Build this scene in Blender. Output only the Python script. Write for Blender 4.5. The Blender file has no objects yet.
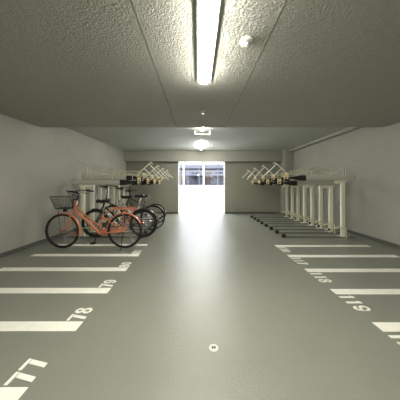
import bpy, bmesh, math, random
from mathutils import Vector, Matrix
random.seed(4)
PI = math.pi
S = bpy.context.scene
COL = S.collection

# ---------------------------------------------------------------- camera, world, exposure
cam_d = bpy.data.cameras.new('camera'); cam = bpy.data.objects.new('camera', cam_d); COL.objects.link(cam)
cam.location = (0, 0, 1.25); cam.rotation_euler = (PI/2, 0, 0)
cam_d.sensor_width = 36; cam_d.lens = 18.0; cam_d.shift_x = 0.005; cam_d.shift_y = -0.03875
cam_d.clip_start = 0.02; cam_d.clip_end = 300
S.camera = cam
w = bpy.data.worlds.new('sky'); S.world = w; w.use_nodes = True
nt = w.node_tree; bg = nt.nodes['Background']
sky = nt.nodes.new('ShaderNodeTexSky'); sky.sky_type = 'NISHITA'; sky.sun_disc = False
sky.sun_elevation = math.radians(50); sky.sun_rotation = math.radians(200); sky.dust_density = 3
nt.links.new(sky.outputs[0], bg.inputs[0]); bg.inputs[1].default_value = 0.42
S.view_settings.view_transform = 'Standard'; S.view_settings.look = 'None'
S.view_settings.exposure = 0.08; S.view_settings.gamma = 1; S.view_settings.use_curve_mapping = False
LAMP = 150.0        # ceiling strip lights
LOBBY_FILL = 22.0       # unseen lobby panels added for brightness

# ---------------------------------------------------------------- materials
def mat(name, col, rough=.6, metal=0, emit=0, spec=.5, coat=0):
    m = bpy.data.materials.new(name); m.use_nodes = True
    b = m.node_tree.nodes['Principled BSDF']
    b.inputs['Base Color'].default_value = (*col, 1); b.inputs['Roughness'].default_value = rough
    b.inputs['Metallic'].default_value = metal; b.inputs['Specular IOR Level'].default_value = spec
    if coat: b.inputs['Coat Weight'].default_value = coat
    if emit:
        b.inputs['Emission Color'].default_value = (*col, 1); b.inputs['Emission Strength'].default_value = emit
    return m
def textured(m, c1, c2, scale, bump=0, bscale=None, dist=.01, detail=4, rough=None, kind='NOISE'):
    t = m.node_tree; b = t.nodes['Principled BSDF']
    tc = t.nodes.new('ShaderNodeTexCoord')
    n = t.nodes.new('ShaderNodeTexNoise'); n.inputs['Scale'].default_value = scale; n.inputs['Detail'].default_value = detail
    r = t.nodes.new('ShaderNodeValToRGB'); r.color_ramp.elements[0].position = .3; r.color_ramp.elements[1].position = .7
    r.color_ramp.elements[0].color = (*c1, 1); r.color_ramp.elements[1].color = (*c2, 1)
    t.links.new(tc.outputs['Object'], n.inputs['Vector']); t.links.new(n.outputs[0], r.inputs[0]); t.links.new(r.outputs[0], b.inputs['Base Color'])
    if rough:
        n3 = t.nodes.new('ShaderNodeTexNoise'); n3.inputs['Scale'].default_value = 2.3; n3.inputs['Detail'].default_value = 5
        mr = t.nodes.new('ShaderNodeMapRange'); mr.inputs[3].default_value = rough[0]; mr.inputs[4].default_value = rough[1]
        t.links.new(tc.outputs['Object'], n3.inputs['Vector']); t.links.new(n3.outputs[0], mr.inputs[0]); t.links.new(mr.outputs[0], b.inputs['Roughness'])
    if bump:
        if kind == 'VORONOI':
            n2 = t.nodes.new('ShaderNodeTexVoronoi'); n2.feature = 'SMOOTH_F1'
            nz = t.nodes.new('ShaderNodeTexNoise'); nz.inputs['Scale'].default_value = bscale*.6
            mx = t.nodes.new('ShaderNodeMixRGB'); mx.inputs[0].default_value = .06
            t.links.new(tc.outputs['Object'], nz.inputs['Vector'])
            t.links.new(tc.outputs['Object'], mx.inputs[1]); t.links.new(nz.outputs['Color'], mx.inputs[2])
            t.links.new(mx.outputs[0], n2.inputs['Vector'])
        else:
            n2 = t.nodes.new('ShaderNodeTexNoise'); n2.inputs['Detail'].default_value = 5
            t.links.new(tc.outputs['Object'], n2.inputs['Vector'])
        n2.inputs['Scale'].default_value = bscale
        bp = t.nodes.new('ShaderNodeBump'); bp.inputs['Strength'].default_value = bump; bp.inputs['Distance'].default_value = dist
        t.links.new(n2.outputs[0], bp.inputs['Height']); t.links.new(bp.outputs[0], b.inputs['Normal'])
    return m
M = {}
M['floor'] = textured(mat('floor_epoxy', (.2,.21,.18), .3, spec=.7), (.215,.222,.183), (.230,.236,.194), 3.5, .55, 75, .006, 6, rough=(.29,.33))
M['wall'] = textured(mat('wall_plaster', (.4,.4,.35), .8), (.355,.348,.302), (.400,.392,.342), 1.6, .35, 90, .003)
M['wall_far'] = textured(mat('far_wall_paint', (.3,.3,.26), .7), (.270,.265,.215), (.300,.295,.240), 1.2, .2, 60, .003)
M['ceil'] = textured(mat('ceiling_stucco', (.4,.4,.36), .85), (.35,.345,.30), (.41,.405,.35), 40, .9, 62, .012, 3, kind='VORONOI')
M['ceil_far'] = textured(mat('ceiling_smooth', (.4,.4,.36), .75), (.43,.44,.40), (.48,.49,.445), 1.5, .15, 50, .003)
M['base'] = mat('baseboard_grey', (.10,.105,.095), .55)
M['gap'] = mat('joint_dark', (.05,.05,.045), .9)
M['line'] = textured(mat('road_paint', (.8,.8,.7), .5), (.86,.84,.74), (.94,.92,.83), 14, .1, 60, .002)
M['white'] = mat('white_enamel', (.60,.60,.56), .75)
M['body'] = mat('lamp_body_white', (.8,.8,.76), .5)
M['lamp'] = mat('lamp_diffuser', (1,.98,.885), .5, emit=LAMP)
M['lobby_fill'] = mat('lobby_fill_diffuser', (.93,.96,1), .5, emit=LOBBY_FILL)
M['post'] = mat('cream_steel', (.90,.885,.72), .32, .05)
M['rail'] = mat('cream_rod', (.74,.73,.55), .35, .15)
M['tray'] = textured(mat('tray_steel', (.3,.3,.27), .45, .1), (.60,.59,.52), (.66,.65,.575), 6)
M['cap'] = mat('black_rubber', (.012,.012,.013), .55)
M['gold'] = mat('brass_yellow_plastic', (.84,.66,.33), .3, .1)
M['arm'] = mat('white_arm_paint', (.82,.81,.70), .35)
M['frail'] = mat('floor_rail_grey', (.20,.205,.18), .45, .1)
M['orange'] = mat('orange_paint', (.68,.25,.14), .28, .1, coat=.5)
M['black'] = mat('black_paint', (.015,.015,.016), .3, coat=.3)
M['tire'] = mat('tyre_rubber', (.010,.010,.010), .7)
M['wire'] = mat('black_wire', (.02,.02,.018), .4)
M['chrome'] = mat('bright_metal', (.62,.62,.58), .25, .9)
M['silver'] = mat('silver_paint', (.55,.56,.55), .3, .6)
M['red'] = mat('red_reflector', (.5,.02,.015), .2)
M['lens'] = mat('lamp_lens', (.75,.78,.8), .1)
M['frame'] = mat('door_frame_white', (.85,.86,.88), .35)
M['lobby'] = textured(mat('lobby_floor_tile', (.8,.8,.82), .3), (.78,.78,.80), (.86,.86,.87), 2)
M['lobbyw'] = mat('lobby_wall_white', (.8,.8,.8), .6)
M['pave'] = textured(mat('pavement_light', (.5,.5,.52), .8), (.50,.51,.54), (.58,.59,.62), 1.2)
M['ext'] = textured(mat('outside_wall_grey', (.3,.3,.33), .8), (.24,.245,.27), (.33,.335,.37), .8)
M['extd'] = mat('outside_dark', (.05,.05,.06), .6)
M['extl'] = mat('outside_pale', (.6,.62,.68), .6)
M['extb'] = mat('outside_tan', (.55,.36,.16), .6)
g = bpy.data.materials.new('clear_glass'); g.use_nodes = True; t = g.node_tree; t.nodes.clear()
o_ = t.nodes.new('ShaderNodeOutputMaterial'); mx = t.nodes.new('ShaderNodeMixShader'); tr = t.nodes.new('ShaderNodeBsdfTransparent'); gl = t.nodes.new('ShaderNodeBsdfGlossy')
gl.inputs['Roughness'].default_value = .02; tr.inputs[0].default_value = (.66,.68,.72,1); mx.inputs[0].default_value = .07
t.links.new(tr.outputs[0], mx.inputs[1]); t.links.new(gl.outputs[0], mx.inputs[2]); t.links.new(mx.outputs[0], o_.inputs[0]); M['glass'] = g
g = bpy.data.materials.new('frosted_film'); g.use_nodes = True; t = g.node_tree; t.nodes.clear()
o_ = t.nodes.new('ShaderNodeOutputMaterial'); mx = t.nodes.new('ShaderNodeMixShader'); tr = t.nodes.new('ShaderNodeBsdfTranslucent'); gl = t.nodes.new('ShaderNodeBsdfDiffuse')
tr.inputs[0].default_value = (.5,.53,.6,1); gl.inputs[0].default_value = (.42,.44,.49,1); mx.inputs[0].default_value = .5
t.links.new(tr.outputs[0], mx.inputs[1]); t.links.new(gl.outputs[0], mx.inputs[2]); t.links.new(mx.outputs[0], o_.inputs[0]); M['frost'] = g

# ---------------------------------------------------------------- mesh helpers
def box(bm, x0, x1, y0, y1, z0, z1):
    v = [bm.verts.new((x, y, z)) for z in (z0, z1) for y in (y0, y1) for x in (x0, x1)]
    for f in ((0,2,3,1),(4,5,7,6),(0,1,5,4),(2,6,7,3),(0,4,6,2),(1,3,7,5)): bm.faces.new([v[i] for i in f])
def bbox(bm, x0, x1, y0, y1, z0, z1, r=.01, seg=2):
    b = bmesh.new(); box(b, x0, x1, y0, y1, z0, z1)
    bmesh.ops.bevel(b, geom=b.edges[:], offset=r, segments=seg, affect='EDGES')
    me = bpy.data.meshes.new('tmp'); b.to_mesh(me); b.free(); bm.from_mesh(me); bpy.data.meshes.remove(me)
def hexa(bm, a, b):     # loft between two quads
    va = [bm.verts.new(p) for p in a]; vb = [bm.verts.new(p) for p in b]
    bm.faces.new(va[::-1]); bm.faces.new(vb)
    for i in range(4): bm.faces.new((va[i], va[(i+1)%4], vb[(i+1)%4], vb[i]))
def tube(bm, pts, r, n=8, closed=False, cap=True):
    pts = [Vector(p) for p in pts]; N = len(pts)
    rs = r if isinstance(r, (list, tuple)) else [r]*N
    rings = []; prev = None
    for i, p in enumerate(pts):
        if closed: d = pts[(i+1) % N] - pts[i-1]
        else: d = pts[min(i+1, N-1)] - pts[max(i-1, 0)]
        d.normalize()
        if prev is None:
            up = Vector((0,0,1)) if abs(d.z) < .9 else Vector((0,1,0))
            s = d.cross(up).normalized()
        else:
            s = (prev - d*prev.dot(d)).normalized()
        prev = s; q = d.cross(s)
        rings.append([bm.verts.new(p + (s*math.cos(2*PI*k/n) + q*math.sin(2*PI*k/n))*rs[i]) for k in range(n)])
    for i in range(N if closed else N-1):
        a, b = rings[i], rings[(i+1) % N]
        for k in range(n): bm.faces.new((a[k], a[(k+1)%n], b[(k+1)%n], b[k]))
    if cap and not closed: bm.faces.new(rings[0][::-1]); bm.faces.new(rings[-1])
def smooth(pts, k=4):   # Catmull-Rom
    P = [Vector(p) for p in pts]; out = []
    for i in range(len(P)-1):
        p0, p1, p2, p3 = P[max(i-1,0)], P[i], P[i+1], P[min(i+2, len(P)-1)]
        for j in range(k):
            t = j/k
            out.append(.5*((2*p1)+(p2-p0)*t+(2*p0-5*p1+4*p2-p3)*t*t+(3*p1-p0-3*p2+p3)*t**3))
    out.append(P[-1]); return out
def circle(c, r, n=40, axis='y'):
    if axis == 'y': return [(c[0]+r*math.cos(2*PI*i/n), c[1], c[2]+r*math.sin(2*PI*i/n)) for i in range(n)]
    return [(c[0]+r*math.cos(2*PI*i/n), c[1]+r*math.sin(2*PI*i/n), c[2]) for i in range(n)]
def lathe(bm, prof, c=(0,0,0), n=24):   # profile (r,z) about z
    rings = []
    for r, z in prof:
        if r < 1e-5: rings.append([bm.verts.new((c[0], c[1], c[2]+z))])
        else: rings.append([bm.verts.new((c[0]+r*math.cos(2*PI*k/n), c[1]+r*math.sin(2*PI*k/n), c[2]+z)) for k in range(n)])
    for a, b in zip(rings, rings[1:]):
        for k in range(n):
            q = [a[k%len(a)], a[(k+1)%len(a)], b[(k+1)%len(b)], b[k%len(b)]]
            q = [v for i, v in enumerate(q) if v not in q[:i]]
            if len(q) > 2: bm.faces.new(q)
def obj(name, bm, m, parent=None, sm=False, kind=None):
    bmesh.ops.recalc_face_normals(bm, faces=bm.faces[:])
    me = bpy.data.meshes.new(name); bm.to_mesh(me); bm.free(); me.materials.append(m)
    if sm:
        for p in me.polygons: p.use_smooth = True
    o = bpy.data.objects.new(name, me); COL.objects.link(o)
    if parent: o.parent = parent
    if kind: o['kind'] = kind
    return o
def B(): return bmesh.new()
def tag(o, label, cat, group=None):
    o['label'] = label; o['category'] = cat
    if group: o['group'] = group
    return o
def thing(name, label, cat, loc=(0,0,0), rz=0, group=None):
    o = bpy.data.objects.new(name, None); COL.objects.link(o); o.empty_display_size = .1
    o.location = loc; o.rotation_euler = (0,0,rz)
    return tag(o, label, cat, group)
def sbox(name, m, *b, parent=None):
    bm = B(); box(bm, *b); return obj(name, bm, m, parent, kind='structure')
def copy_tree(o, parent=None):
    c = o.copy(); COL.objects.link(c); c.parent = parent
    for ch in list(o.children): copy_tree(ch, c)
    return c

# ---------------------------------------------------------------- the room
YB, YF = -3.0, 8.6
def WL(y): return -(3.55 - .052*y)       # left wall runs in slightly towards the far end
XR = 3.92
Z1, Z2 = 2.46, 2.67
YS = 4.24                                 # where the lower ceiling stops
sbox('floor', M['floor'], -4.2, 4.2, YB-.2, YF+.15, -.2, 0)
bm = B()
hexa(bm, [(WL(YB),YB,0),(WL(YB)-.2,YB,0),(WL(YB)-.2,YB,2.9),(WL(YB),YB,2.9)], [(WL(YF+.2),YF+.2,0),(WL(YF+.2)-.2,YF+.2,0),(WL(YF+.2)-.2,YF+.2,2.9),(WL(YF+.2),YF+.2,2.9)])
obj('wall_left', bm, M['wall'], kind='structure')
sbox('wall_right', M['wall'], XR, XR+.2, YB, YF+.2, 0, 2.9)
sbox('wall_back', M['wall'], -4.2, 4.2, YB-.2, YB, 0, 2.9)
# far wall: panels each side of the opening and header beam
OX0, OX1, OH = -.86, 1.165, 2.2
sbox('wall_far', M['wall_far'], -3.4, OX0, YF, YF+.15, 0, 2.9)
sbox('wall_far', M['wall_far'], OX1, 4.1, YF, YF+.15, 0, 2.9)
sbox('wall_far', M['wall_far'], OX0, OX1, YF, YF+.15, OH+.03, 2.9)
sbox('trim_1', M['wall'], -3.2, XR, YF-.2, YF, OH+.03, Z2)
sbox('trim_2', M['wall'], 3.56, XR, YF-.42, YF, 0, Z2)
sbox('trim_3', M['wall'], 3.74, XR, YS+.03, YF-.2, 2.625, Z2)
sbox('trim_3', M['wall'], 3.74, XR, YS+.03, YF-.2, 2.60, 2.625)
# opening surround in pale metal
sbox('trim_4', M['frame'], OX0-.0, OX0+.035, YF-.01, YF+.16, 0, OH+.03)
sbox('trim_4', M['frame'], OX1-.035, OX1, YF-.01, YF+.16, 0, OH+.03)
# ceiling: lower stucco slab in strips with joints, higher smooth ceiling beyond
xs = [-4.2, -.444, .585, 4.2]; G = .004
for a, b in zip(xs, xs[1:]):
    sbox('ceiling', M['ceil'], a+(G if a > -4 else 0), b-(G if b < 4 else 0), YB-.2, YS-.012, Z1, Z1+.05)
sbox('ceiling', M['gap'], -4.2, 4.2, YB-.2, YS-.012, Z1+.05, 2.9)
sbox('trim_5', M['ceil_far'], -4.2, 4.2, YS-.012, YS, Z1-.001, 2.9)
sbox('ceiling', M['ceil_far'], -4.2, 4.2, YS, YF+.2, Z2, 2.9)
# baseboards
bm = B(); t_ = .012
hexa(bm, [(WL(YB),YB,0),(WL(YB)+t_,YB,0),(WL(YB)+t_,YB,.075),(WL(YB),YB,.075)], [(WL(YF),YF,0),(WL(YF)+t_,YF,0),(WL(YF)+t_,YF,.075),(WL(YF),YF,.075)])
obj('baseboard_left', bm, M['base'], kind='structure')
sbox('baseboard_right', M['base'], XR-t_, XR, YB, YF, 0, .075)
sbox('baseboard_far', M['base'], -3.1, OX0-.02, YF-t_, YF, 0, .075)
sbox('baseboard_far', M['base'], OX1+.02, 3.56, YF-t_, YF, 0, .075)

# entrance lobby rising gently behind the opening, glazed front at its end
LY, LZ = 13.0, .49
bm = B(); hexa(bm, [(-1.75,YF+.15,-.2),(2.25,YF+.15,-.2),(2.25,YF+.15,0),(-1.75,YF+.15,0)], [(-1.75,LY+.1,-.2),(2.25,LY+.1,-.2),(2.25,LY+.1,LZ),(-1.75,LY+.1,LZ)])
obj('floor', bm, M['lobby'], kind='structure')
sbox('wall_lobby_left', M['lobbyw'], -1.9, -1.75, YF+.15, LY+.1, -.2, 3.1)
sbox('wall_lobby_right', M['lobbyw'], 2.25, 2.4, YF+.15, LY+.1, -.2, 3.1)
sbox('ceiling', M['lobbyw'], -1.9, 2.4, YF+.15, LY+.1, 2.95, 3.1)
sbox('wall_lobby_front', M['lobbyw'], -1.75, 2.25, LY, LY+.1, 2.70, 2.95)
GX0, GX1 = -1.32, 1.80
sbox('wall_lobby_front', M['lobbyw'], -1.75, GX0, LY, LY+.1, LZ-.3, 2.7)
sbox('wall_lobby_front', M['lobbyw'], GX1, 2.25, LY, LY+.1, LZ-.3, 2.7)
mull = [GX0, -.93, .37, GX1]
wf = B()
for i, x in enumerate(mull):
    hw = .04 if 0 < i < 3 else .035
    box(wf, x-hw, x+hw, LY-.03, LY+.05, LZ-.02, 2.70)
for z0, z1 in ((2.64,2.70),(1.13,1.20),(LZ-.02,LZ+.05)): box(wf, GX0, GX1, LY-.02, LY+.04, z0, z1)
fr = obj('window_1', wf, M['frame'], kind='structure')
for a, b in zip(mull, mull[1:]):
    bm = B(); box(bm, a+.04, b-.04, LY, LY+.012, 1.20, 2.64); obj('glass_pane', bm, M['glass'], fr)
    bm = B(); box(bm, a+.04, b-.04, LY, LY+.012, LZ+.05, 1.13); obj('frosted_panel', bm, M['frost'], fr)
def fill_panel(x, y, label):  # unseen glowing panels added to brighten the lobby and the floor by the opening
    r = thing('fill_panel', label, 'ceiling light', (x, y, 2.95), 0, 'added lobby fill panels')
    bm = B()
    for q in ((-1.83,1.83,-.33,-.3),(-1.83,1.83,.3,.33),(-1.83,-1.8,-.3,.3),(1.8,1.83,-.3,.3)): box(bm, *q, -.05, 0)
    obj('frame', bm, M['body'], r)
    bm = B(); box(bm, -1.8, 1.8, -.3, .3, -.035, -.01); obj('diffuser', bm, M['lobby_fill'], r)
for x, y, wh in ((.25,9.5,'nearest the opening'),(.25,10.8,'in the middle'),(.25,12.1,'nearest the glazing')):
    fill_panel(x, y, f'wide flat white fill panel added to the entrance lobby ceiling, {wh}')

# outside beyond the glass
sbox('ground_outside', M['pave'], -9, 9, LY+.1, 26, LZ-.25, LZ-.03)
bm = B(); box(bm, -9, 9, 19, 19.3, LZ-.1, 1.9)
for i in range(60): box(bm, -9+i*.3, -8.97+i*.3, 18.97, 19, LZ-.1, 1.9)
obj('wall_outside', bm, M['ext'], kind='structure')
bm = B(); box(bm, -14, 14, 25, 26, LZ-.3, 7)
obj('wall_outside', bm, M['ext'], kind='structure')
for z in (2.55, 3.3, 4.05, 4.8, 5.55, 6.3):
    sbox('trim_6', M['extl'], -14, 14, 24.9, 25, z, z+.4)
    sbox('window_2', M['extd'], -14, 14, 24.96, 25, z-.28, z-.06)
r = thing('fence', 'pale slatted metal fence outside beyond the glazed entrance', 'fence', (0, 17.2, LZ-.03))
bm = B()
for z in (1.55, 1.85): box(bm, -6, 6, -.02, .02, z, z+.16)
obj('rail', bm, M['extl'], r)
for x in (-4.5,-3,-1.5,.1,1.7,3.2,4.7):
    bm = B(); box(bm, x-.04, x+.04, -.06, -.02, 0, 2.1); obj('post', bm, M['extl'], r)
def signboard(x, wd, m, label):
    b_ = B(); bbox(b_, x-wd/2, x+wd/2, 18.78, 18.9, 1.92, 2.42, .02)
    box(b_, x-.04, x+.04, 18.8, 18.88, LZ-.03, 1.95)
    tag(obj('signboard', b_, m), label, 'sign')
signboard(-1.55, .8, M['extb'], 'tan board on a post outside, seen through the middle glass pane')
signboard(.95, .9, M['extb'], 'tan board on a post outside, seen through the right glass pane')
def shrub(x, label):
    bm = B()
    for i in range(150):
        p = Vector((x+random.gauss(0,.3), 18.6+random.gauss(0,.15), 2.1+random.gauss(0,.18))); a = random.random()*6.3; s = .07
        u = Vector((math.cos(a), .3, math.sin(a)))*s; v = Vector((-math.sin(a), .4, math.cos(a)))*s*.6
        bm.faces.new([bm.verts.new(q) for q in (p-u, p-v, p+u, p+v)])
    r_ = thing('shrub', label, 'shrub', (0,0,0)); obj('foliage', bm, M['extd'], r_)
    bm = B(); tube(bm, [(x,18.6,LZ-.03),(x+.03,18.6,1.3),(x,18.6,2.2)], .03, 6); obj('stem', bm, M['extd'], r_)
shrub(-.2, 'dark shrub outside the middle glass pane, beside the tan board')
shrub(2.1, 'dark shrub outside the right glass pane, beside the tan board')
shrub(-2.7, 'dark shrub outside the narrow left glass pane')

# ---------------------------------------------------------------- floor paint
def line(x0, x1, y0, y1, label, grp):
    bm = B(); box(bm, x0, x1, y0, y1, 0, .0018); tag(obj('floor_line', bm, M['line']), label, 'floor marking', grp)
H_, W_, TK = .16, .088, .03
def quadp(bm, pts, z=.0018):
    vb = [bm.verts.new((x, y, 0)) for x, y in pts]; vt = [bm.verts.new((x, y, z)) for x, y in pts]
    bm.faces.new(vb[::-1]); bm.faces.new(vt); n = len(pts)
    for i in range(n): bm.faces.new((vb[i], vb[(i+1)%n], vt[(i+1)%n], vt[i]))
def arc(bm, cx, cy, rx, ry, a0, a1, tx=.026, ty=.024, n=18):
    for i in range(n):
        a, b = a0+(a1-a0)*i/n, a0+(a1-a0)*(i+1)/n
        a, b = math.radians(a), math.radians(b)
        quadp(bm, [(cx+rx*math.cos(a), cy+ry*math.sin(a)), (cx+rx*math.cos(b), cy+ry*math.sin(b)),
                   (cx+(rx-tx)*math.cos(b), cy+(ry-ty)*math.sin(b)), (cx+(rx-tx)*math.cos(a), cy+(ry-ty)*math.sin(a))])
def rc(bm, x0, x1, y0, y1): quadp(bm, [(x0,y0),(x1,y0),(x1,y1),(x0,y1)])
def digit(bm, d):
    c = W_/2
    if d == '7': rc(bm, 0, W_, H_-.024, H_); quadp(bm, [(W_*.22,0),(W_*.22+.034,0),(W_*.56+.034,H_-.03),(W_*.56,H_-.03)])
    elif d == '1': rc(bm, c-.014, c+.017, 0, H_); quadp(bm, [(c-.03,H_-.04),(c-.016,H_-.035),(c-.016,H_-.004)])
    elif d == '8': arc(bm, c, H_*.74, W_*.45, H_*.26, 0, 360); arc(bm, c, H_*.27, W_*.5, H_*.28, 0, 360)
    elif d == '0': arc(bm, c, H_*.5, W_*.5, H_*.5, 0, 360, .027, .026, 26)
    elif d == '9': arc(bm, c, H_*.68, W_*.5, H_*.32, 0, 360); arc(bm, c, H_*.5, W_*.5, H_*.5, -150, 20, .027)
    elif d == '6': arc(bm, c, H_*.32, W_*.5, H_*.32, 0, 360); arc(bm, c, H_*.5, W_*.5, H_*.5, 30, 200, .027)
    elif d == '2':
        arc(bm, c, H_*.7, W_*.5, H_*.3, -20, 180); quadp(bm, [(0,.024),(.03,.024),(W_,H_*.62),(W_-.03,H_*.62)]); rc(bm, 0, W_, 0, .024)
def number(txt, x, y, rz, label):
    r = thing('bay_number', label, 'floor number', (x, y, 0), rz, 'painted bay numbers')
    for i, ch in enumerate(txt):
        bm = B(); digit(bm, ch)
        o = obj('digit', bm, M['line'], r); o.location = (i*.101, 0, 0)
nearL = ['nearest', 'second nearest', 'third nearest', 'fourth nearest', 'fifth nearest', 'farthest']
for i in range(6):
    yc = 1.172 + .592*i
    line(-2.93, -1.045, yc-.06, yc+.06, f'{nearL[i]} of the white floor lines along the left wall', 'white bay lines on the left')
    if i < 5: number(str(77+i), -1.052, yc+.073, PI/2, f'white painted floor number {77+i} at the aisle end of the {nearL[i]} left bay line')
for i in range(5):
    yc = 1.755 + .578*i
    line(1.575, 3.48, yc-.057, yc+.057, f'{nearL[i]} of the white floor lines along the right wall' if i < 4 else 'farthest of the white floor lines along the right wall', 'white bay lines on the right')
    number(str(120-i), 1.572, yc-.068, -PI/2, f'white painted floor number {120-i} at the aisle end of the {nearL[i] if i < 4 else "farthest"} right bay line')
# small floor disc
r = thing('drain_cover', 'small round pale cover set in the grey aisle floor', 'floor cap', (.12, 1.53, 0))
bm = B(); lathe(bm, [(0,0),(.036,0),(.036,.002),(.033,.004),(0,.004)], n=32); obj('disc', bm, M['white'], r)
bm = B(); 
for a in (-.013, .003): box(bm, a, a+.010, -.014, .014, .004, .005)
box(bm, -.018, .018, -.003, .003, .004, .0052)
obj('slot', bm, M['gap'], r)

# ---------------------------------------------------------------- ceiling fittings
def strip_light(x, y0, y1, z, label, hw=.085):
    r = thing('strip_light', label, 'ceiling light', (x, y0, z)); L = y1-y0
    bm = B()
    hexa(bm, [(-hw,0,0),(hw,0,0),(hw-.01,0,-.022),(-hw+.01,0,-.022)], [(-hw,L,0),(hw,L,0),(hw-.01,L,-.022),(-hw+.01,L,-.022)])
    obj('housing', bm, M['body'], r)
    bm = B(); n = 8
    a = [(hw*.66*math.cos(PI*k/n), -.022-.034*math.sin(PI*k/n)) for k in range(n+1)]
    va = [bm.verts.new((p, .012, q)) for p, q in a]; vb = [bm.verts.new((p, L-.012, q)) for p, q in a]
    bm.faces.new(va); bm.faces.new(vb[::-1])
    for k in range(n): bm.faces.new((va[k], va[k+1], vb[k+1], vb[k]))
    obj('diffuser', bm, M['lamp'], r, True)
strip_light(.07, 1.06, 2.31, Z1, 'long glowing strip light on the stucco ceiling nearest the camera')
strip_light(.07, -1.6, -.35, Z1, 'long fill strip added behind the camera on the stucco ceiling')  # out of view, added to lift the brightness of the room
strip_light(.11, 4.4, 5.15, Z2, 'glowing strip light just behind the step up in the ceiling', .055)
strip_light(.11, 6.55, 7.85, Z2, 'farthest glowing strip light, close to the header above the entrance', .05)
r = thing('smoke_detector', 'round white detector on the stucco ceiling right of the strip light', 'detector', (.41, 1.68, Z1))
bm = B(); lathe(bm, [(0,0),(.058,0),(.058,-.012),(.05,-.022),(.03,-.027),(0,-.027)], n=36); obj('base', bm, M['white'], r, True)
bm = B(); lathe(bm, [(0,-.0275),(.02,-.0275),(.018,-.04),(0,-.042)], n=24); obj('sensor', bm, M['body'], r, True)
def sprinkler(x, y, z, label):
    r = thing('sprinkler', label, 'sprinkler', (x, y, z))
    bm = B(); lathe(bm, [(0,0),(.04,0),(.036,-.012),(.012,-.016),(0,-.016)], n=24); obj('flange', bm, M['white'], r, True)
    bm = B(); lathe(bm, [(.008,-.016),(.008,-.045),(0,-.045)], n=12); lathe(bm, [(0,-.045),(.02,-.045),(.02,-.05),(0,-.05)], n=16); obj('head', bm, M['chrome'], r)
sprinkler(.085, 3.28, Z1, 'small sprinkler on the stucco ceiling beyond the nearest strip light')
sprinkler(.13, 6.1, Z2, 'small sprinkler on the smooth ceiling between two strip lights')
r = thing('smoke_detector', 'tiny white detector on the smooth far ceiling, right of the strip lights', 'detector', (.52, 7.2, Z2))
bm = B(); lathe(bm, [(0,0),(.05,0),(.05,-.012),(.03,-.03),(0,-.03)], n=24); obj('base', bm, M['white'], r, True)
r = thing('hanging_bracket', 'white rectangular bracket frame hanging under the ceiling at the second strip light', 'bracket', (.12, 5.25, Z2))
bm = B(); box(bm, -.176, .176, -.015, .015, -.115, -.095)
for s in (-1, 1): box(bm, s*.19-.014, s*.19+.014, -.015, .015, -.115, 0)
obj('frame', bm, M['white'], r)

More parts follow.
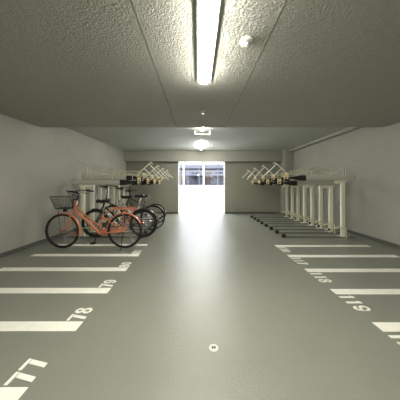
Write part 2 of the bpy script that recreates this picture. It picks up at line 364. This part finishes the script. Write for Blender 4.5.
# ---------------------------------------------------------------- two-tier racks
def sx(m):  # +1: aisle is +x (left rack), unit built with u towards +x
    return m
def rack_unit(name, label, x, y, side, zc, arm, guard, zrel):
    """u grows towards the aisle; side = -1 for the right wall (aisle is -x)"""
    r = thing('bicycle_rack', label, 'bicycle rack', (x, y, 0), 0 if side > 0 else PI, name)
    bm = B(); box(bm, -.045, .045, -.035, .035, .012, zc-.06); bmesh.ops.bevel(bm, geom=[e for e in bm.edges if abs(e.verts[0].co.z-e.verts[1].co.z) > .5], offset=.012, segments=2, affect='EDGES')
    p = obj('post', bm, M['post'], r)
    bm = B(); bbox(bm, -.12, .11, -.075, .075, 0, .012, .003)
    for a in (-.09, .085):
        for b in (-.055, .055): lathe(bm, [(.009,0),(.009,.014),(0,.014)], (a, b, .010), 8)
    obj('base_plate', bm, M['post'], p)
    bm = B(); box(bm, -.07, .10, -.05, .05, zc-.09, zc-.058); box(bm, -.06, .2, -.012, .012, zc-.13, zc-.06); obj('bracket', bm, M['post'], p)
    # tray: rounded U channel
    bm = B(); h = .06; w_ = .052; prof = []
    for k in range(9):
        a = PI + PI*k/8; prof.append((w_*math.cos(a), zc-.01+.05*math.sin(a)))
    prof = [(-w_, zc+h)] + prof + [(w_, zc+h), (w_-.008, zc+h)] + [((w_-.008)*math.cos(PI*2-PI*k/8), zc-.01+.042*math.sin(PI*2-PI*k/8)) for k in range(9)] + [(-w_+.008, zc+h)]
    u0, u1 = -.25, .92
    va = [bm.verts.new((u0, a, b)) for a, b in prof]; vb = [bm.verts.new((u1, a, b)) for a, b in prof]
    n = len(prof)
    for i in range(n): bm.faces.new((va[i], va[(i+1)%n], vb[(i+1)%n], vb[i]))
    bm.faces.new(va); bm.faces.new(vb[::-1])
    box(bm, u0-.004, u0+.004, -w_, w_, zc-.05, zc+h)
    tr = obj('upper_tray', bm, M['tray'], r)
    bm = B()
    def q(u, hw, z0, z1): return [(u,-hw,z0),(u,hw,z0),(u,hw,z1),(u,-hw,z1)]
    hexa(bm, q(.90,.055,zc-.065,zc+.063), q(1.02,.055,zc-.062,zc+.058)); hexa(bm, q(1.02,.055,zc-.062,zc+.058), q(1.20,.03,zc-.02,zc+.03)); hexa(bm, q(1.20,.03,zc-.02,zc+.03), q(1.36,.03,zc-.025,zc+.02))
    obj('end_cap', bm, M['cap'], tr)
    for s in (-1, 1):
        bm = B(); c = (1.34, s*.07, zc+.0)
        lathe(bm, [(0,-.03),(.017,-.03),(.017,.06),(.024,.07),(.024,.11),(.012,.12),(0,.122)], c, 12)
        obj('guide_roller', bm, M['gold'], tr, True)
    bm = B(); tube(bm, [(1.34,-.09,zc-.01),(1.34,.09,zc-.01)], .014, 8); obj('roller_axle', bm, M['gold'], tr)
    if arm:
        z0 = 1.52; bm = B()
        for s in (-.02, .02):
            pass
        tube(bm, smooth([(1.28,0,z0-.08),(1.36,0,z0+.02),(1.60,0,z0+.245),(1.635,0,z0+.25),(1.66,0,z0+.225)], 4), .0125, 8)
        a = obj('swing_arm', bm, M['arm'], r)
        bm = B(); tube(bm, [(1.58,.0,z0+.22),(1.83,.0,z0-.03)], .0125, 8); obj('stay', bm, M['arm'], a)
        bm = B(); tube(bm, [(1.46,.0,z0+.115),(1.67,.0,z0-.09)], .0125, 8); obj('stay', bm, M['arm'], a)
    bm = B()
    zt = zc+.17
    for s in (-.048,):
        path = [(1.25,s,zt),(.30,s,zt)]
        if guard: path = path[:1] + [(.26,s,zt),(.20,s,zt+.012),(-.28,s,zt+.235),(-.38,s,zt+.25)]
        tube(bm, path, .011, 6)
        ups = ((1.2,zt),(.72,zt),(.24,zt+.01)) + (((-.04,zt+.123),(-.10,zt+.15)) if guard else ())
        for u, z in ups: tube(bm, [(u, s, zc+.055), (u, s, z)], .0085, 6)
    obj('guard_rail', bm, M['rail'], r)
    return r
def floor_rail(x, y, side, label, grp):
    r = thing('floor_rail', label, 'wheel rail', (x, y, 0), 0 if side > 0 else PI, grp)
    bm = B()
    box(bm, -.30, 1.40, -.035, .035, 0, .008); box(bm, -.30, 1.40, -.035, -.029, .008, .024); box(bm, -.30, 1.40, .029, .035, .008, .024)
    obj('channel', bm, M['frail'], r)
    bm = B(); bbox(bm, 1.37, 1.46, -.042, .042, 0, .085, .018, 3); obj('end_cap', bm, M['cap'], r, True)
    bm = B()
    for s in (-.055, .055):
        tube(bm, smooth([(-.02,s,.005),(-.02,s,.20),(.0,s,.235),(.05,s,.24),(.36,s,.215),(.40,s,.195)], 3), .012, 8)
    tube(bm, [(.40,-.055,.195),(.40,.055,.195)], .012, 8); tube(bm, [(-.02,-.055,.16),(-.02,.055,.16)], .010, 8)
    wh = obj('wheel_holder', bm, M['rail'], r)
    for s in (-.055,.055):
        bm = B(); bbox(bm, .36, .41, s-.018, s+.018, .175, .225, .006); obj('rubber_pad', bm, M['cap'], wh)
ORD = ['nearest', 'second nearest', 'third nearest', 'fourth nearest', 'fifth nearest', 'sixth nearest', 'seventh nearest', 'farthest']
for k in range(8):
    hi = (k % 2 == 0)
    rack_unit('two-tier rack units along the right wall', f'{ORD[k]} cream post and grey upper tray of the rack along the right wall', 3.45, 4.77+.425*k, -1, 1.405 if hi else 1.285, hi, hi, 0)
    hi = not hi
    rack_unit('two-tier rack units along the left wall', f'{ORD[k]} cream post and grey upper tray of the rack behind the bicycles', -2.75, 4.78+.425*k, 1, 1.42 if hi else 1.30, not hi, hi or k == 0, 0)
    y = 4.71+.40*k
    floor_rail(3.43, y+.0, -1, f'{ORD[k]} black-capped wheel rail on the floor at the right rack', 'floor wheel rails on the right')
    floor_rail(-2.75, y+.0, 1, f'{ORD[k]} wheel rail on the floor at the left rack', 'floor wheel rails on the left')

# ---------------------------------------------------------------- bicycles
def wheel(parent, cx, r, fat, rimm, yoff=0):
    bm = B(); tube(bm, circle((cx,yoff,r), r-.032, 48), .013, 8, True); w_ = obj('wheel', bm, rimm, parent, True)
    bm = B(); tube(bm, circle((cx,yoff,r), r-fat, 56), fat, 10, True); obj('tyre', bm, M['tire'], w_, True)
    bm = B(); tube(bm, [(cx,yoff-.04,r),(cx,yoff-.03,r),(cx,yoff+.03,r),(cx,yoff+.04,r)], [.03,.016,.016,.03], 12); tube(bm, [(cx,yoff-.065,r),(cx,yoff+.065,r)], .007, 8)
    obj('hub', bm, M['chrome'], w_, True)
    bm = B(); N = 28
    for i in range(N):
        a = 2*PI*i/N; b = a + (.55 if i % 4 < 2 else -.55); s = .032 if i % 2 else -.032
        tube(bm, [(cx+.025*math.cos(b), yoff+s, r+.025*math.sin(b)), (cx+(r-.04)*math.cos(a), yoff, r+(r-.04)*math.sin(a))], .0014, 4)
    obj('spokes', bm, M['chrome'], w_)
def fender(bm, cx, r, R, a0, a1, wd=.03, n=22):
    rows = []
    for i in range(n+1):
        a = math.radians(a0+(a1-a0)*i/n); row = []
        for y, d in ((-wd,-.018),(-wd*.7,-.004),(0,.002),(wd*.7,-.004),(wd,-.018)):
            row.append(bm.verts.new((cx+(R+d)*math.cos(a), y, r+(R+d)*math.sin(a))))
        for y, d in ((wd-.003,-.021),(wd*.7-.002,-.008),(0,-.002),(-wd*.7+.002,-.008),(-wd+.003,-.021)):
            row.append(bm.verts.new((cx+(R+d)*math.cos(a), y, r+(R+d)*math.sin(a))))
        rows.append(row)
    for a, b in zip(rows, rows[1:]):
        for k in range(10): bm.faces.new((a[k], a[(k+1)%10], b[(k+1)%10], b[k]))
    bm.faces.new(rows[0]); bm.faces.new(rows[-1][::-1])
def bicycle(label, loc, rz, paint, fend, carrier=False, step=True, basket=True, case=True, scale=1, lean=0, fat=.021, grp=None, seat_z=.93, wb=.61, bar=1.12):
    root = thing('bicycle', label, 'bicycle', loc, rz, grp)
    root.rotation_euler = (lean, 0, rz); root.scale = (scale,)*3
    R = .340; F = wb; Bk = -wb; r = .34
    ht, hb = Vector((.325,0,.93)), Vector((.395,0,.70)); BB = Vector((-.105,0,.30)); st = Vector((-.18,0,.66)); 
    bm = B()
    tube(bm, [ht, hb], .021, 12)
    if step:
        tube(bm, smooth([(.385,0,.745),(.20,0,.60),(.02,0,.425),(-.105,0,.30)], 4), .027, 12)
        tube(bm, smooth([(.355,0,.83),(.16,0,.645),(-.02,0,.50),(-.135,0,.42)], 4), .014, 10)
    else:
        tube(bm, [(.375,0,.76),(-.105,0,.30)], .021, 12); tube(bm, [(.34,0,.87),(-.17,0,.64)], .017, 12)
    tube(bm, [BB, st], .018, 12); tube(bm, [(-.105,-.045,.30),(-.105,.045,.30)], .026, 12)
    for s in (-1, 1):
        tube(bm, [(-.12,s*.02,.30),(-.25,s*.045,.31),(Bk,s*.06,.34)], .010, 8)
        tube(bm, [(-.17,s*.015,.60),(-.26,s*.045,.57),(Bk,s*.06,.34)], .009, 8)
        box(bm, Bk-.02, Bk+.02, s*.06-.003, s*.06+.003, .32, .36)
    tube(bm, [(-.26,-.045,.57),(-.26,.045,.57)], .008, 8)
    fr = obj('frame', bm, M[paint], root, True)
    bm = B(); tube(bm, [(ht.x-.004,0,.945),(ht.x+.004,0,.925)], .025, 12); tube(bm, [(.393,0,.71),(.402,0,.685)], .025, 12); obj('headset', bm, M['chrome'], fr, True)
    bm = B(); lathe(bm, [(.025,-.02),(.025,.02)], (st.x, 0, st.z), 12); obj('seat_clamp', bm, M['chrome'], fr)
    # fork
    bm = B(); tube(bm, [(.40,-.052,.715),(.40,0,.73),(.40,.052,.715)], .014, 8)
    for s in (-1, 1): tube(bm, smooth([(.40,s*.05,.72),(.445,s*.052,.58),(.50,s*.053,.45),(.555,s*.055,.375),(F,s*.058,.34)], 4), [.014]*9+[.012]*4+[.010]*4, 8)
    obj('fork', bm, M[paint], root, True)
    wheel(root, F, r, fat, M['chrome']); wheel(root, Bk, r, fat, M['chrome'])
    if fend:
        bm = B(); fender(bm, F, r, R+.018, 75, 195)
        for s in (-1,1): tube(bm, [(F,s*.062,.34),(F-.345,s*.03,.25)], .0035, 6)
        obj('front_fender', bm, M[fend], root, True)
        bm = B(); fender(bm, Bk, r, R+.02, 25-0, 185)
        for s in (-1,1): tube(bm, [(Bk,s*.062,.34),(Bk-.30,s*.03,.535)], .0035, 6)
        rf = obj('rear_fender', bm, M[fend], root, True)
        rf.rotation_euler = (0,0,0)
        # the fender arc is built forward-up; mirror to run over the top to the back
        for v in rf.data.vertices:
            v.co.x = 2*Bk - v.co.x
        rf.data.flip_normals()
        for v in rf.data.vertices: pass
        bm = B(); bbox(bm, Bk-.355, Bk-.335, -.02, .02, .48, .54, .004); obj('reflector', bm, M['red'], rf)
    # handlebar
    bm = B(); tube(bm, [(.33,0,.91),(.302,0,1.00),(.290,0,bar-.05)], .013, 10); tube(bm, [(.290,0,bar-.055),(.345,0,bar-.03)], .016, 10); obj('stem', bm, M['black'], root, True)
    bm = B(); hl = []
    for s in (-1, 1): hl.append([(.35,0,bar-.03),(.40,s*.07,bar-.015),(.41,s*.16,bar+.01),(.35,s*.25,bar+.012),(.24,s*.275,bar),(.15,s*.28,bar-.012)])
    path = smooth(hl[0][::-1] + hl[1][1:], 4); tube(bm, path, .011, 8)
    hbm = obj('handlebar', bm, M['black'], root, True)
    for s in (-1, 1):
        bm = B(); tube(bm, [(.27,s*.272,bar+.002),(.21,s*.277,bar-.006),(.145,s*.281,bar-.013)], [.017,.018,.016], 10); obj('grip', bm, M['tire'], hbm, True)
        bm = B(); tube(bm, smooth([(.32,s*.245,bar-.01),(.35,s*.215,bar-.03),(.30,s*.20,bar-.05),(.20,s*.25,bar-.055)], 3), .006, 6); obj('brake_lever', bm, M['cap'], hbm, True)
    bm = B()
    for s in (-1, 1): tube(bm, smooth([(.34,s*.215,bar-.03),(.44,s*.15,bar+.0),(.45,s*.06,bar-.08),(.40,s*.02,.85),(.40,0,.72)], 5), .0035, 6)
    obj('brake_cable', bm, M['cap'], root, True)
    # saddle
    bm = B(); tube(bm, [(st.x+.02,0,st.z-.08),(-.225,0,seat_z-.05)], .0125, 10); obj('seat_post', bm, M['chrome'] if paint != 'black' else M['black'], root, True)
    bm = B(); secs = [(.0,.018,0),(.04,.030,.004),(.09,.05,-.002),(.14,.085,.0),(.19,.105,.012),(.24,.100,.022),(.265,.06,.018)]; rings = []
    for x, hw, dz in secs:
        ring = []
        for k in range(12):
            a = 2*PI*k/12; ring.append(bm.verts.new((-.055-x, hw*math.cos(a), seat_z+dz + (.025 if math.sin(a) > 0 else .045)*math.sin(a))))
        rings.append(ring)
    for a, b in zip(rings, rings[1:]):
        for k in range(12): bm.faces.new((a[k], a[(k+1)%12], b[(k+1)%12], b[k]))
    bm.faces.new(rings[0]); bm.faces.new(rings[-1]); obj('saddle', bm, M['cap'], root, True)
    # crank
    bm = B()
    tube(bm, [(-.105,-.075,.30),(-.15,-.075,.455)], .010, 8); tube(bm, [(-.105,.075,.30),(-.06,.085,.135)], .010, 8); tube(bm, [(-.105,-.08,.30),(-.105,.08,.30)], .012, 8)
    ck = obj('crank', bm, M['cap'] if paint != 'silver' else M['chrome'], root)
    for px, pz, s in ((-.15,.455,-1),(-.06,.135,1)):
        bm = B(); bbox(bm, px-.045, px+.045, s*.09 if s > 0 else -.18, .18 if s > 0 else -.09, pz-.013, pz+.013, .005); obj('pedal', bm, M['cap'], ck)
    # chain guard on the right side (y<0)
    bm = B()
    outline = []
    for i in range(13):
        a = PI/2 - PI*i/12; outline.append((-.105+.062*math.cos(a), .30+.062*math.sin(a)))
    outline += [(-.30,.255),(Bk+.08,.295),(Bk-.0,.295),(Bk-.05,.34),(Bk,.385),(-.30,.375)]
    for i, (x, z) in enumerate(outline): pass
    va = [bm.verts.new((x, -.055, z)) for x, z in outline]; vb = [bm.verts.new((x, -.068, z)) for x, z in outline]; n = len(outline)
    if case:
        bm.faces.new(va); bm.faces.new(vb[::-1])
        for i in range(n): bm.faces.new((va[i], va[(i+1)%n], vb[(i+1)%n], vb[i]))
        obj('chain_case', bm, M[paint], root)
    else:
        bm.free(); bm = B(); tube(bm, circle((-.105,-.06,.30), .075, 24), .006, 6, True); tube(bm, [(-.105,-.06,.375),(Bk,-.06,.38)], .005, 6); tube(bm, [(-.105,-.06,.225),(Bk,-.06,.30)], .005, 6)
        obj('chain', bm, M['chrome'], root)
    if basket:
        # wire basket in front of the head tube
        b0, b1, zb, zt = (.39, .69), (.35, .775), .785, 1.015
        bm = B()
        def loop(x0, x1, hw, z): return [(x0,-hw,z),(x1-.04,-hw,z),(x1,-hw+.04,z),(x1,hw-.04,z),(x1-.04,hw,z),(x0,hw,z)]
        lv = []
        for i in range(6):
            t = i/5; x0 = b0[0]+(b1[0]-b0[0])*t; x1 = b0[1]+(b1[1]-b0[1])*t; hw = .135+.035*t; z = zb+(zt-zb)*t
            L = loop(x0, x1, hw, z); lv.append(L); tube(bm, L, .006 if i in (0,5) else .0025, 6, True)
        def along(L, t):
            P = [Vector(p) for p in L] + [Vector(L[0])]; ds = [(P[i+1]-P[i]).length for i in range(len(L))]; T = sum(ds)*t
            for i, d in enumerate(ds):
                if T <= d: return P[i].lerp(P[i+1], T/d)
                T -= d
            return P[-1]
        for i in range(40): tube(bm, [along(lv[0], i/40), along(lv[5], i/40)], .0025, 5)
        for i in range(1, 9): x = b0[0]+(b0[1]-b0[0])*i/9; tube(bm, [(x,-.115,zb),(x,.115,zb)], .0025, 5)
        for i in range(1, 6): y = -.12+.04*i; tube(bm, [(b0[0],y,zb),(b0[1],y,zb)], .0025, 5)
        bk = obj('basket', bm, M['wire'], root)
        bm = B(); tube(bm, [(.30,0,.97),(.41,0,.95)], .008, 8); tube(bm, [(.41,0,.95),(.42,0,.78)], .008, 8)
        obj('bracket', bm, M['wire'], bk)
        for s in (-1,1):
            bm = B(); tube(bm, [(F,s*.065,.34),(.64,s*.09,.79)], .004, 6); obj('basket_stay', bm, M['wire'], bk)
        bm = B(); bbox(bm, .52, .60, -.03, .03, .715, .765, .012); hlamp = obj('headlight', bm, M['cap'], root)
        bm = B(); bbox(bm, .598, .61, -.024, .024, .72, .76, .004); obj('lens', bm, M['lens'], hlamp)
    if carrier:
        bm = B()
        for y in (-.06,-.02,.02,.06): tube(bm, [(-.36,y,.765),(-.86,y,.765)], .006, 8)
        for x in (-.36,-.50,-.64,-.78,-.86): tube(bm, [(x,-.065,.765),(x,.065,.765)], .006, 8)
        for s in (-1,1):
            tube(bm, [(Bk,s*.068,.34),(-.60,s*.065,.765)], .006, 8); tube(bm, [(Bk,s*.068,.34),(-.78,s*.065,.765)], .006, 8); tube(bm, [(-.19,s*.02,.64),(-.36,s*.06,.765)], .006, 8)
            tube(bm, [(-.40,s*.075,.80),(-.84,s*.075,.80)], .006, 8)
            for x in (-.40,-.62,-.84): tube(bm, [(x,s*.075,.80),(x,s*.065,.765)], .005, 6)
        obj('rear_carrier', bm, M[fend], root)
    bm = B(); tube(bm, [(Bk+.0,.07,.33),(Bk+.015,.10,.20),(Bk+.02,.155,.012)], .008, 8); tube(bm, [(Bk+.02,.15,.012),(Bk+.05,.17,.010)], .008, 8); obj('kickstand', bm, M['cap'], root, True)
    return root
bicycle('orange step-through bicycle with black wire basket, parked in front of the left rack', (-2.05, 3.93, .001), PI, 'orange', 'orange', carrier=True, fat=.024)
bicycle('black bicycle in the left rack directly behind the orange bicycle', (-1.85, 4.71, .010), PI, 'black', 'black', step=False, basket=False, case=False, scale=.97, fat=.036, seat_z=.98, wb=.58, bar=1.24)
bicycle('silver-framed bicycle with black wheels behind the black bicycle', (-1.80, 5.51, .010), PI, 'silver', 'black', step=True, basket=False, case=False, scale=.97, fat=.020, seat_z=.96, wb=.58, bar=1.18)
bicycle('dark bicycle deepest in the left rack, mostly hidden by the silver one', (-1.86, 6.31, .010), PI, 'black', None, step=False, basket=False, case=False, scale=.94, wb=.56, bar=1.12)
